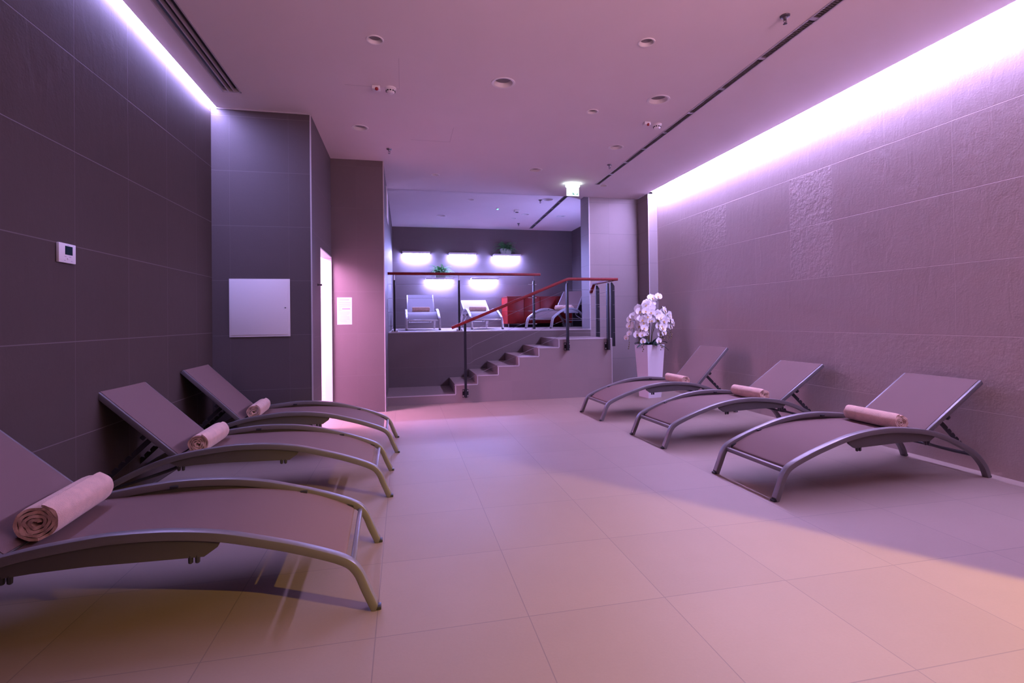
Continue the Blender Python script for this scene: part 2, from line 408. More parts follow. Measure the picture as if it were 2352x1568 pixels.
# ------------------------------------------------------------------ railings
def post(parent, x, y, z0, z1, zrail, turned=False, foot='plate', base=None):
    bx, by, _ = parent.location
    m = MB(); w_, d_ = .030, .062
    if not turned: m.prism([(-d_/2, z0), (d_/2, z0), (d_/2, z1), (-d_/2+.004, z1), (-d_/2, z1-.03)] if False else [(-d_/2, z0), (d_/2, z0), (d_/2, z1-.035), (d_/2-.03, z1), (-d_/2, z1)], 'x', -w_/2, w_/2)
    else: m.prism([(-d_/2, z0), (d_/2, z0), (d_/2, z1-.05), (d_/2-.035, z1), (-d_/2, z1)], 'y', -w_/2, w_/2)
    m.v = [(a+x-bx, b+y-by, c) for a, b, c in m.v]
    p = m.build('post', 'black', parent, smooth=0)
    px = x-(.012 if turned else 0)
    MB().tube([(px-bx, y-by, z1-.01), (px-bx, y-by, zrail)], .007, 8).build('pin', 'steel', p, label='steel pin holding up the handrail')
    if foot == 'plate':
        MB().box(x-bx-.043, x-bx+.043, y-by+.031, y-by+.046, base[0], base[1]).build('base_plate', 'black', p)
        for sx in (-1, 1):
            for zz in (base[0]+.018, base[1]-.018):
                MB().lathe([(0.0, .012), (.009, .010), (.012, 0)], 10).xf(Matrix.Translation((x-bx+sx*.030, y-by+.031, zz)) @ Matrix.Rotation(rad(90), 4, 'X')).build('bolt', 'steel', p)
    elif foot == 'top':
        MB().box(x-bx-.05, x-bx+.05, y-by-.04, y-by+.04, ZP+.003, ZP+.013).build('base_plate', 'steel', p)
        for sx in (-1, 1):
            MB().lathe([(.011, 0), (.011, .022), (0, .026)], 10, (x-bx+sx*.037, y-by-.012, ZP+.013)).build('bolt', 'steel', p)
    return p
def cable(parent, pts):
    bx, by, _ = parent.location
    MB().tube([(a-bx, b-by, c) for a, b, c in pts], .0019, 6).build('cable', 'wire', parent)
# upper railing along the platform edge
YR = 8.375
pr = thing('platform_railing', 'red handrail on three black posts along the raised platform edge', 'railing', (1.0, YR, ZP))
pr.location = (1.0, YR, 0)
for x in (-.148, .900, 2.185): post(pr, x, YR, ZP+.013, 1.862, 1.952, foot='top')
MB().box(-.249-1.0, 2.307-1.0, -.026, .026, 1.948, 1.990, .005).build('handrail', 'rail', pr)
for z in (1.797, 1.569, 1.343, 1.120): cable(pr, [(-.245, YR, z), (2.19, YR, z)])
for z in (1.797, 1.569, 1.343, 1.120): MB().tube([(2.09-1, 0, z), (2.235-1, 0, z)], .006, 8).build('cable_tensioner', 'steel', pr)
# stair railing
YQ = 7.238
sr = thing('stair_railing', 'red handrail on five black posts rising along the stairs and around the landing', 'railing', (2.0, 7.24, 0))
post(sr, .860, YQ, .085, 1.148, 1.165, foot='plate', base=(.085, .197))
post(sr, 2.409, YQ, .725, 1.735, 1.79, foot='plate', base=(.725, .838))
post(sr, 3.062, YQ, .718, 1.738, 1.79, foot='plate', base=(.718, .832))
post(sr, 3.182, 7.335, .765, 1.752, 1.79, turned=True, foot='none')
post(sr, 3.182, 7.955, .700, 1.752, 1.79, turned=True, foot='none')
rp = rrect(.052, .042, .006, 2)
def railbar(a, b): return MB().sweep([Vector(a)-Vector((2.0, 7.24, 0)), Vector(b)-Vector((2.0, 7.24, 0))], rp, side=None)
path = [(.668, YQ, 1.090), (2.421, YQ, 1.800), (3.225, YQ, 1.800)]
m = MB()
pa = [Vector(p)-Vector((2.0, 7.24, 0)) for p in path]
prof = [(a, b) for a, b in rp]
m.sweep([pa[0], pa[1]-Vector((.02, 0, .008)), pa[1]+Vector((.02, 0, 0)), pa[2]], prof, side=(0, 1, 0))
m.sweep([Vector((3.199-2, -.02, 1.800)), Vector((3.199-2, 8.16-7.24, 1.800))], prof, side=(1, 0, 0))
m.sweep([Vector((3.199-2, 8.15-7.24, 1.803)), Vector((3.199-2, 8.300-7.24, 1.655))], prof, side=(1, 0, 0))
m.build('handrail', 'rail', sr)
for k, (za, zb) in enumerate(((1.002, 1.641), (.783, 1.422), (.566, 1.205), (.346, .993))):
    cable(sr, [(.86, YQ, za), (.925, YQ, za+.008), (1.0, YQ, za+(zb-za)*.14/1.55), (2.409, YQ, zb), (3.062, YQ, zb-.01)])
    cable(sr, [(3.182, 7.25, zb-.012), (3.182, 7.955, zb-.03), (3.182, 8.30, zb-.034)])

# ------------------------------------------------------------------ loungers
RAIL = [(0.006, 0), (.047, .094), (.085, .18), (.145, .235), (.303, .299), (.455, .347), (.61, .388), (.77, .412), (.93, .420), (1.06, .415), (1.265, .390),
        (1.435, .346), (1.605, .275), (1.745, .195), (1.825, .115), (1.86, .056), (1.880, 0)]
UC = .94
HINGE = (1.33, .362)
def lounger(label, foot, heading, width, ang, group, fab='sling', fr='frame', blen=.63):
    h = Vector((math.cos(heading), math.sin(heading)))
    t = thing('sun_lounger', label, 'sun lounger', (foot[0]+h.x*UC, foot[1]+h.y*UC, foot[2] if len(foot) > 2 else 0), heading, group)
    wv = width/2-.021
    cen = catmull([(u-UC, 0, z) for u, z in RAIL], 5)
    # centre line lies below the measured top line
    off_ = []
    for i, p in enumerate(cen):
        tt = (cen[min(i+1, len(cen)-1)]-cen[max(i-1, 0)]).normalized(); nn = Vector((tt.z, 0, -tt.x))
        off_.append(p+nn*.019)
    off_[0].z = .008; off_[-1].z = .008
    prof = rrect(.044, .036, .006, 2)
    for s in (-1, 1):
        m = MB().sweep([p+Vector((0, s*wv, 0)) for p in off_], prof, side=(0, 1, 0)); rl = m.build('side_rail', fr, t, smooth=40)
        for e in (0, -1):
            q = off_[e]; MB().box(q.x-.019, q.x+.019, s*wv-.019, s*wv+.019, 0, .014, .003).build('foot_cap', 'mech', rl, label='dark plastic foot cap')
        pts = [(.60, .368), (.618, .330), (.665, .298), (.85, .303), (1.05, .309), (1.22, .306), (1.315, .300), (1.362, .328), (1.345, .352), (1.2, .378), (.95, .392), (.75, .385)]
        sp = MB().prism([(u-UC, z) for u, z in pts], 'y', s*wv-.009, s*wv+.009).build('side_panel', 'panel' if fr == 'frame' else fr, t, smooth=0)
        for u in (.690, .714, 1.290, 1.314):
            MB().lathe([(.010, .306), (.009, .278), (.005, .274), (0, .274)], 8, (u-UC, s*wv, 0)).build('peg', 'mech', sp)
        for u, z in ((.40, .305), (1.0, .385)):
            MB().box(u-UC-.018, u-UC+.018, s*(wv-.021)-.012, s*(wv-.021)+.012, z, z+.014, .003).build('rail_clip', 'mech', rl)
    # front stretcher and corner brackets
    MB().box(.118-UC-.010, .118-UC+.012, -wv, wv, .168, .198, .006).build('stretcher', fr, t)
    for s in (-1, 1):
        MB().prism([(.150-UC, .196), (.175-UC, .202), (.185-UC, .228), (.155-UC, .216)], 'y', s*(wv-.02)-.016, s*(wv-.02)+.010).build('corner_bracket', 'mech', t, smooth=0)
    MB().box(1.30-UC, 1.335-UC, -wv+.01, wv-.01, .325, .350, .006).build('cross_bar', fr, t)
    # seat sling
    sp_ = catmull([(.150, 0, .196), (.165, 0, .213), (.27, 0, .264), (.40, 0, .310), (.58, 0, .346), (.78, 0, .362), (1.0, 0, .364), (1.2, 0, .361), (1.325, 0, .360)], 4)
    hw = wv-.017; vs = []; nv = 9
    for i, p in enumerate(sp_):
        for j in range(nv):
            y = -hw+2*hw*j/(nv-1); sag = .008*(1-(y/hw)**2)*min(1, i/6)*min(1, (len(sp_)-1-i)/6)
            vs.append((p.x-UC, y, p.z-sag))
    n = len(vs); fs = []
    vs += [(a, b, c-.006) for a, b, c in vs[:n]]
    for i in range(len(sp_)-1):
        for j in range(nv-1):
            q = i*nv+j; fs += [(q, q+1, q+nv+1, q+nv), (n+q, n+q+nv, n+q+nv+1, n+q+1)]
        a = i*nv; fs.append((a, a+nv, n+a+nv, n+a)); a = i*nv+nv-1; fs.append((a, n+a, n+a+nv, a+nv))
    for j in range(nv-1): fs.append((j, n+j, n+j+1, j+1)); a = (len(sp_)-1)*nv+j; fs.append((a, a+1, n+a+1, n+a))
    MB().add(vs, fs).build('seat_sling', fab, t, smooth=50)
    # backrest
    R_ = Matrix.Translation((HINGE[0]-UC, 0, HINGE[1])) @ Matrix.Rotation(-rad(ang), 4, 'Y')
    bw = wv-.030
    m = MB()
    for s in (-1, 1): m.box(-.01, blen, s*bw-.012, s*bw+.012, -.030, .004, .004)
    m.box(blen-.022, blen, -bw, bw, -.028, .002, .004); m.box(0, .02, -bw, bw, -.026, -.004, .004)
    m.xf(R_); bf = m.build('backrest_frame', fr, t)
    m = MB(); vs = []; fs = []
    NL, NW = 12, 8
    for side_, dz in ((0, .0065), (1, .001)):
        for i in range(NL+1):
            for j in range(NW+1):
                y = -bw+.006+(2*bw-.012)*j/NW; vs.append((.004+(blen-.008)*i/NL, y, dz-.010*(1-(2*j/NW-1)**2)*math.sin(math.pi*i/NL)))
    K = (NL+1)*(NW+1)
    for i in range(NL):
        for j in range(NW):
            q = i*(NW+1)+j; fs += [(q, q+1, q+NW+2, q+NW+1), (K+q, K+q+NW+1, K+q+NW+2, K+q+1)]
        for j in (0, NW): q = i*(NW+1)+j; fs.append((q, q+NW+1, K+q+NW+1, K+q))
    for j in range(NW):
        for i in (0, NL): q = i*(NW+1)+j; fs.append((q, q+1, K+q+1, K+q))
    m.add(vs, fs).xf(R_); m.build('backrest_sling', fab, t, smooth=50)
    for s in (-1, 1): MB().box(.215, .245, s*(bw-.01)-.012, s*(bw-.01)+.012, -.060, -.028, .004).xf(R_).build('pivot_bracket', 'mech', bf)
    # support loop and toothed racks
    lw = wv-.07
    loop = catmull([(1.28-UC, -wv+.02, .318), (1.40-UC, -lw, .262), (1.60-UC, -lw, .202), (1.80-UC, -lw, .152), (1.842-UC, -lw+.04, .146), (1.842-UC, lw-.04, .146), (1.80-UC, lw, .152), (1.60-UC, lw, .202), (1.40-UC, lw, .262), (1.28-UC, wv-.02, .318)], 5)
    MB().tube(loop, .010, 8).build('support_loop', 'mech' if fr == 'frame' else fr, t)
    top = R_ @ Vector((.20, 0, -.03)); bot = Vector((1.835-UC, 0, .152)); dv = bot-top; ln = dv.length; dv.normalize(); nv_ = Vector((-dv.z, 0, dv.x))
    for s in (-1, 1):
        pl = [(0, -.016)]
        pl += [(ln, -.016), (ln, .010)]
        k = 6
        for q in range(k, 0, -1):
            a = ln*(.30+.65*q/(k)); pl += [(a, .018), (a-.012, .018), (a-.022, -.002), (a-.032, .016)]
        pl += [(0, .016)]
        pts = [top+dv*a+nv_*b for a, b in pl]
        MB().prism([(p.x, p.z) for p in pts], 'y', s*(lw-.03)-.004, s*(lw-.03)+.004).build('toothed_rack', 'mech', t, smooth=0)
    return t
def towel(label, x, y, z, rz, r, ln, seed, group='rolled towels on the loungers'):
    """peach towel rolled up; the roll lies along local x"""
    rs = random.Random(seed)
    turns = 4.2; th = r*.150; K = 150; NX = 15
    ph = [rs.uniform(0, 6.28) for _ in range(6)]
    def prof(side_):
        out = []
        for i in range(K+1):
            f = i/K; a = f*turns*2*math.pi; rr = r*.10+(r-th*.5-r*.10)*f**.92
            wob = (1-f)**.8*.16+.018
            rr *= 1+wob*(math.sin(2*a+ph[0])*.5+math.sin(3*a+ph[1])*.4+math.sin(5*a+ph[2]+f*9)*.35)
            rr += side_*th*.5
            out.append((rr*math.cos(a), rr*math.sin(a)))
        return out
    po, pi = prof(1), prof(-1); loop = po+pi[::-1]; n = len(loop)
    vs = []; fs = []
    for ix in range(NX+1):
        f = ix/NX; xx = (f-.5)*ln
        edge = max(0, abs(f-.5)*2-.82)/.18
        for jj, (a, b) in enumerate(loop):
            rr = math.hypot(a, b); q = noise.noise(Vector((xx*9+seed, a*22, b*22)))
            q2 = noise.noise(Vector((xx*3+seed*3, a*9, b*9)))
            k = 1+.035*q2*(rr/r)-.05*edge**2*(rr/r)
            zz = b*k; 
            if zz < -r*.86: zz = -r*.86+(zz+r*.86)*.25
            xo = xx+edge*(.012*noise.noise(Vector((a*30, b*30, seed+f*3)))+.006*(1-rr/r)*(-1 if f > .5 else 1))
            vs.append((xo, a*k*1.03+.0015*q, zz))
    for ix in range(NX):
        for j in range(n): fs.append((ix*n+j, ix*n+(j+1) % n, (ix+1)*n+(j+1) % n, (ix+1)*n+j))
    for e in (0, NX):
        for i in range(K): fs.append((e*n+i, e*n+i+1, e*n+(2*K-i), e*n+(2*K+1-i)))
    o = MB().add(vs, fs).build('rolled_towel', 'towel', smooth=60)
    o.location = (x, y, z); o.rotation_euler = (rs.uniform(-.04, .04), 0, rz)
    return tag(o, label, 'towel', group)
GR = 'sun loungers along the right wall'; GL = 'sun loungers along the left wall'; GP = 'sun loungers on the raised platform'
PI = math.pi
SEATZ = .366
def lie(foot, heading, u, v, r):
    h = Vector((math.cos(heading), math.sin(heading))); sd = Vector((-h.y, h.x)); b = foot[2] if len(foot) > 2 else 0
    return foot[0]+h.x*u+sd.x*v, foot[1]+h.y*u+sd.y*v, b+SEATZ-.006+r*.90+(.012 if r > .075 else 0)
TOW = .068
LO = [
    ('taupe sun lounger by the right wall, nearest the camera, with a thick towel', (2.309, 3.154), rad(1.4), .655, 33.0, GR),
    ('taupe sun lounger by the right wall, middle one of the three', (2.276, 4.525), rad(2.2), .640, 33.2, GR),
    ('taupe sun lounger by the right wall, farthest, in front of the tall white vase', (2.207, 5.846), rad(2.3), .640, 45.5, GR),
    ('taupe sun lounger by the left wall, nearest the camera, backrest cut by the frame', (-.111, 2.520), PI+rad(1.8), .700, 43.0, GL),
    ('taupe sun lounger by the left wall, middle one of the three', (-.082, 3.865), PI+rad(.5), .660, 44.0, GL),
    ('taupe sun lounger by the left wall, farthest, below the white access panel', (-.050, 5.030), PI+rad(1.0), .655, 45.0, GL),
]
for a in LO: lounger(*a)
TL = [
    ('rolled peach towel on the nearest lounger by the right wall', 0, 1.222, .02, PI/2+rad(-1), .064, .435),
    ('rolled peach towel on the middle lounger by the right wall', 1, 1.225, .02, PI/2+rad(2), .062, .42),
    ('rolled peach towel on the lounger in front of the white vase', 2, 1.225, .0, PI/2+rad(0), .060, .40),
    ('large rolled peach towel on the nearest lounger by the left wall', 3, 1.292, -.01, PI/2+rad(2), .078, .435),
    ('rolled peach towel on the middle lounger by the left wall', 4, 1.235, .03, PI/2+rad(1), .068, .43),
    ('rolled peach towel on the lounger below the white access panel', 5, 1.262, .0, PI/2+rad(2), .066, .42),
]
for k, (lb, i, u, v, rz, r, ln) in enumerate(TL):
    p = lie(LO[i][1], LO[i][2], u, v, r); towel(lb, *p, rz+(LO[i][2] if i < 3 else LO[i][2]), r, ln, k+1)
PLO = [
    ('pale sun lounger on the platform, leftmost of the three behind the railing', (.351, 9.50, ZP), rad(90), .655, 38.0),
    ('pale sun lounger on the platform, between the leftmost one and the red cabinet', (1.564, 9.50, ZP), rad(90.5), .640, 25.0),
    ('pale sun lounger turned sideways in front of the red cabinet', (2.578, 9.60, ZP), rad(47), .600, 45.0),
]
for k_, a in enumerate(PLO): lounger(*a, GP, 'sling_lit' if k_ < 2 else 'sling', 'frame_lit')  # light-paled fabric on two; the sideways one turns away and stays taupe
for k, (lb, i, r, ln) in enumerate((('rolled towel on the leftmost platform lounger', 0, .058, .36), ('rolled towel on the platform lounger beside the red cabinet', 1, .058, .36), ('rolled towel on the sideways lounger before the red cabinet', 2, .066, .40))):
    p = lie(PLO[i][1], PLO[i][2], 1.24, 0, r); towel(lb, *p, PLO[i][2]+PI/2, r, ln, 20+k)

# ------------------------------------------------------------------ platform: shelves, ferns, cabinet
SH = [((-.023, .606), 2.790, 'glowing wall shelf, upper row, farthest left'), ((1.046, 1.683), 2.778, 'glowing empty wall shelf, middle of the upper row'),
      ((2.105, 2.761), 2.760, 'glowing wall shelf, upper row, carrying a dark fern'), ((.50, 1.130), 2.190, 'glowing wall shelf, lower row, carrying a bright fern'),
      ((1.558, 2.202), 2.192, 'glowing empty wall shelf, lower row, above the second platform lounger')]
for (xa, xb), z, lb in SH:
    c = (xa+xb)/2; hw = (xb-xa)/2
    s = thing('wall_shelf', 'white '+lb, 'shelf', (c, YB, z), 0, 'lit shelves on the platform back wall')
    MB().box(-hw, hw, -.24, -.001, -.040, 0, .003).build('board', 'white', s)
    MB().box(-hw+.03, hw-.03, -.13, -.012, -.072, -.041, .004).build('light_tube', 'tube', s)
def frond(m, base, az, tilt, ln, rs, wid=.05):
    d = Vector((math.cos(az), math.sin(az), 0)); p = Vector(base); el = tilt; n = 12; pts = []
    for i in range(n+1):
        pts.append(p.copy()); p = p+(d*math.cos(el)+Vector((0, 0, 1))*math.sin(el))*(ln/n); el -= rs.uniform(.10, .2)
    m.tube(pts, .0025, 4)
    sd = Vector((-d.y, d.x, 0))
    for i in range(2, n):
        f = i/n; w_ = wid*math.sin(math.pi*min(1, f*1.15+.08))**.7
        t = (pts[i+1]-pts[i-1]).normalized()
        for s in (-1, 1):
            a = pts[i]; tip = a+sd*s*w_+t*w_*.55+Vector((0, 0, -.006)); mid = a+(tip-a)*.5
            q = t*.011; up = Vector((0, 0, .003))
            m.add([a-q*.4, mid-q+up, tip, mid+q+up, a+q*.4], [(0, 1, 2, 3, 4)])
def fern(label, x, z, seed, hgt, group='potted ferns on the shelves'):
    rs = random.Random(seed); y = YB-.125
    t = thing('potted_fern', label, 'potted plant', (x, y, z), 0, group)
    m = MB(); hb, ht, H_ = .105, .130, .135
    m.add([(-hb, -.075, 0), (hb, -.075, 0), (hb, .075, 0), (-hb, .075, 0), (-ht, -.092, H_), (ht, -.092, H_), (ht, .092, H_), (-ht, .092, H_),
           (-ht+.012, -.08, H_), (ht-.012, -.08, H_), (ht-.012, .08, H_), (-ht+.012, .08, H_), (-ht+.015, -.077, H_-.02), (ht-.015, -.077, H_-.02), (ht-.015, .077, H_-.02), (-ht+.015, .077, H_-.02)],
          [(0, 3, 2, 1), (0, 1, 5, 4), (1, 2, 6, 5), (2, 3, 7, 6), (3, 0, 4, 7), (4, 5, 9, 8), (5, 6, 10, 9), (6, 7, 11, 10), (7, 4, 8, 11), (8, 9, 13, 12), (9, 10, 14, 13), (10, 11, 15, 14), (11, 8, 12, 15)])
    pot = m.build('pot', 'planter', t, smooth=0)
    MB().box(-.112, .112, -.074, .074, H_-.03, H_-.018).build('soil', 'soil', pot)
    m = MB()
    for i in range(60):
        az = rs.uniform(0, 2*PI); frond(m, (rs.uniform(-.08, .08), rs.uniform(-.04, .04), H_-.025), az if not (.6 < az < 2.5) else az+PI, rs.uniform(.35, 1.40), rs.uniform(.7, 1.1)*hgt, rs, .040)
    m.v = [(a_, min(b_, .112), c_) for a_, b_, c_ in m.v]       # leaves pressed flat against the wall behind
    m.build('fronds', 'fern', t, smooth=0)
fern('dark potted fern in a pale planter on the upper right wall shelf', 2.41, 2.760, 3, .33)
fern('bright green potted fern in a pale planter on the lower left wall shelf', .838, 2.190, 5, .34)
cb = thing('cabinet', 'long low red cabinet against the platform back wall', 'cabinet', (3.09, 11.60, ZP))
MB().box(-.775, .775, -.33, .34, .085, .695).build('body', 'cab', cb, smooth=0)
MB().box(-.785, .785, -.345, .34, .695, .712, .002).build('top', 'cab', cb)
for i in range(4):
    x0 = -.770+i*.386
    MB().box(x0, x0+.380, -.348, -.331, .092, .690, .002).build('door', 'cab', cb)
for sx in (-.74, .74):
    for sy in (-.29, .29): MB().tube([(sx, sy, .002), (sx, sy, .086)], .014, 10).build('leg', 'steel', cb)

# ------------------------------------------------------------------ vase and orchids
VC = (3.648, 7.048); VR = rad(10)
m = MB(); a, b, hv = .116, .157, .798
def sq(s, z): return [(-s, -s, z), (s, -s, z), (s, s, z), (-s, s, z)]
m.add(sq(a, 0)+sq(b, hv)+sq(b-.012, hv)+sq(b-.02, hv-.10), [(3, 2, 1, 0)]+[(k*4+i, k*4+(i+1) % 4, k*4+4+(i+1) % 4, k*4+4+i) for k in range(3) for i in range(4)]+[(12, 13, 14, 15)])
o = m.build('floor_vase', 'pot', smooth=0); o.location = (*VC, 0); o.rotation_euler = (0, 0, VR)
tag(o, 'tall tapered square white floor vase in the far right corner', 'vase')
orc = thing('orchid_plant', 'white orchid arrangement with dark leaves filling the tall white vase', 'plant', (*VC, hv-.10))
rs = random.Random(11); OB = Vector((0, 0, 0))
m = MB()
for i in range(15):
    az = i*2*PI/15+rs.uniform(-.2, .2); el = rs.uniform(.35, 1.2); ln = rs.uniform(.20, .30); d = Vector((math.cos(az), math.sin(az), 0)); sd = Vector((-d.y, d.x, 0))
    p = Vector((d.x*.03, d.y*.03, .06)); n = 9; row = []
    for j in range(n+1):
        f = j/n; w_ = .034*math.sin(PI*(f*.92+.06))**.6
        row += [p-sd*w_+Vector((0, 0, .010)), p.copy(), p+sd*w_+Vector((0, 0, .010))]
        p = p+(d*math.cos(el)+Vector((0, 0, 1))*math.sin(el))*(ln/n); el -= .16
    fs = []
    for j in range(n): q = j*3; fs += [(q, q+1, q+4, q+3), (q+1, q+2, q+5, q+4)]
    m.add(row, fs)
m.build('leaves', 'leaf', orc, smooth=60)
# one flower, then copies
def petal(m, az, ln, wd, lift, cup=.25):
    d = Vector((math.cos(az), math.sin(az), 0)); sd = Vector((-d.y, d.x, 0)); n = 5; vs = []
    for i in range(n+1):
        f = i/n; w_ = wd*math.sin(PI*min(.97, f*.80+.13))**.75; zc = lift*math.sin(f*1.6)*ln
        for s in (-1, -.5, 0, .5, 1): vs.append(d*ln*f+sd*w_*s+Vector((0, 0, zc+cup*w_*s*s*.5)))
    fs = [(i*5+j, i*5+j+1, (i+1)*5+j+1, (i+1)*5+j) for i in range(n) for j in range(4)]
    m.add(vs, fs)
fm = MB()
for az, ln, wd in ((0, .046, .034), (PI, .046, .034)): petal(fm, az, ln, wd, .15)
for az, ln, wd in ((PI/2, .046, .020), (PI*1.22, .043, .018), (PI*1.78, .043, .018)): petal(fm, az, ln, wd, .05)
proto_f = fm.build('flower', 'petal', orc, smooth=60)
lm = MB(); petal(lm, PI*1.5, .022, .010, .7, .8); lm.lathe([(0, .012), (.004, .008), (.005, 0)], 8)
proto_l = lm.build('flower_lip', 'lip', proto_f, smooth=60)
first = [True]
def flower(p, face, size, roll):
    z = Vector(face).normalized(); up = Vector((0, 0, 1)); x = up.cross(z)
    x = x.normalized() if x.length > .1 else Vector((1, 0, 0)); y = z.cross(x)
    Mx = Matrix((x, y, z)).transposed().to_4x4() @ Matrix.Rotation(roll, 4, 'Z') @ Matrix.Scale(size, 4)
    Mx.translation = Vector(p)
    if first[0]: f = proto_f; first[0] = False
    else:
        f = proto_f.copy(); COL.objects.link(f); l = proto_l.copy(); COL.objects.link(l); l.parent = f
    f.parent = orc; f.matrix_local = Mx
STEMS = [  # apex and tip of each arching spray (x, y, z) relative to the vase rim, number of flowers
    ((-.17, -.06, .545), (-.225, -.10, .11), 13), ((-.10, -.12, .60), (-.12, -.22, .24), 12), ((-.24, .04, .42), (-.325, .02, .05), 8),
    ((.02, -.05, .66), (.08, -.06, .74), 5), ((.20, -.08, .50), (.285, -.14, .20), 14), ((.12, -.16, .40), (.06, -.24, .04), 12),
    ((.22, .06, .47), (.33, .04, .18), 8), ((-.06, .12, .55), (-.16, .2, .25), 7), ((.06, -.14, .46), (.10, -.22, .20), 9), ((-.19, -.14, .40), (-.21, -.20, .02), 9)]
sm = MB(); proto_b = None
for apex, tip, nf in STEMS:
    ap = Vector(apex)+Vector((0, 0, .10)); tp = Vector(tip)+Vector((0, 0, .10)); mid = (ap+tp)/2+Vector(((tp.x-ap.x)*.25, (tp.y-ap.y)*.25, .05 if tp.z < ap.z else 0))
    path = catmull([(0+ap.x*.08, ap.y*.08, .02), (ap.x*.35, ap.y*.35, ap.z*.62), tuple(ap), tuple(mid), tuple(tp)], 10)
    sm.tube(path, .0035, 6)
    k0 = int(len(path)*.42)
    for i in range(nf):
        f = (i+.3)/nf; p = path[min(len(path)-1, k0+int((len(path)-1-k0)*f))]
        out = Vector((p.x*1.2, p.y*1.0-.22, .05)).normalized()
        jit = Vector((rs.uniform(-.045, .045), rs.uniform(-.04, .02), rs.uniform(-.03, .03)))
        fc = out+Vector((rs.uniform(-.55, .55), rs.uniform(-.5, .1), rs.uniform(-.3, .35)))
        flower(p+jit, fc, rs.uniform(1.20, 1.62)*(1-.22*(i/nf)), rs.uniform(-.4, .4))
    if tp.z < ap.z:
        for i in range(4):
            q = tp+Vector((rs.uniform(-.02, .02), rs.uniform(-.02, .01), -.03*i-.02))
            if proto_b is None: proto_b = bo = MB().lathe([(0, -.010), (.006, -.006), (.0085, 0), (.006, .007), (0, .011)], 8).build('bud', 'bud', orc, smooth=60)
            else: bo = proto_b.copy(); COL.objects.link(bo)
            bo.location = q
        sm.tube([tp, tp+Vector((.005, 0, -.05)), tp+Vector((0, 0, -.12))], .002, 5)
sm.build('stems', 'stem', orc, smooth=60)

# ------------------------------------------------------------------ wall fittings
p = thing('access_panel', 'square white metal access panel on the dark tiled niche wall', 'panel', (-1.4035, 5.44, 1.348))
MB().box(-.2805, .2805, -.012, -.001, -.289, .289, .002).build('frame', 'white', p)
MB().box(-.262, .262, -.017, -.012, -.270, .270, .002).build('door', 'white', p)
MB().lathe([(0, .004), (.006, .004), (.008, 0)], 12).xf(Matrix.Translation((.238, -.017, .0)) @ Matrix.Rotation(rad(90), 4, 'X')).build('lock', 'steel', p, label='small round lock')
p = thing('room_controller', 'white wall controller with a small dark screen on the left wall', 'controller', (XL, 3.247, 1.598))
MB().box(.001, .016, -.072, .072, -.054, .054, .003).build('casing', 'white', p)
MB().box(.016, .0175, -.022, .040, -.008, .040).build('screen', 'screen', p, label='dark display')
MB().box(.016, .019, -.004, .014, -.036, -.026, .001).build('button', 'white', p)
m = MB()
for y0, y1, z0, z1 in ((-.026, -.012, -.020, -.018), (.012, .030, -.020, -.018), (-.030, -.018, -.042, -.040), (.028, .040, -.042, -.040), (-.006, .012, .045, .0465)): m.box(.016, .0165, y0, y1, z0, z1)
m.build('key_marks', 'ink', p)
n = thing('notice', 'white printed notice sheet on the pink lit pillar beside the doorway', 'notice', (-.757, 6.875, 1.338))
MB().box(-.093, .093, -.003, -.0005, -.177, .177).build('sheet', 'paper', n, smooth=0)
m = MB(); rt = random.Random(4)
m.box(-.060, .060, -.0036, -.003, .140, .150)
for zz, x0, x1, hh in ((.112, -.075, .075, .006), (.090, -.075, .078, .006), (.067, -.075, .074, .006), (.040, -.075, -.035, .006), (.028, -.03, .07, .02), (.014, -.075, -.035, .006)):
    m.box(x0, x1, -.0036, -.003, zz-hh/2, zz+hh/2)
for k in range(9):
    z = -.015-k*.016; m.box(-.070+rt.uniform(0, .02), .070-rt.uniform(0, .05), -.0036, -.003, z, z+.003)
m.build('printed_lines', 'ink', n, smooth=0)
hk = thing('wall_hook', 'small dark metal hook beside the bright narrow doorway', 'hook', (-.916, 5.80, 1.604))
MB().lathe([(.014, 0), (.014, .006), (.006, .008), (.006, .03), (.012, .034), (.012, .044), (0, .046)], 12).xf(Matrix.Rotation(rad(90), 4, 'Y')).build('peg', 'mech', hk)
g = thing('service_panel', 'narrow pale panel high on the side face of the pillar beside the platform', 'panel', (-.249, 8.20, 3.0))
MB().box(.0005, .010, -.32, .32, -.22, .26, .003).build('frame', 'white', g)
MB().box(.010, .014, -.30, .30, -.20, .24, .002).build('cover', 'white', g)

# exit sign under the ceiling
ex = thing('exit_sign', 'glowing white and green exit sign hanging under the ceiling before the platform', 'sign', (2.62, 7.52, H))
MB().box(-.108, .108, -.03, .03, -.055, -.001, .004).build('lamp_housing', 'exit', ex)
MB().box(-.102, .102, -.008, .008, -.195, -.055, .002).build('sign_panel', 'exit_p', ex)
m = MB()
m.prism([(-.006, -.178), (.032, -.178), (-.006, -.135)], 'y', -.0100, -.0085); m.prism([(.050, -.178), (.080, -.178), (.080, -.145)], 'y', -.0100, -.0085)
m.prism([(-.084, -.178), (-.078, -.178), (-.082, -.165), (-.076, -.150), (-.082, -.148), (-.088, -.162)], 'y', -.0100, -.0085)
m.build('pictogram', 'exit_g', ex, smooth=0, label='green arrow and running figure')

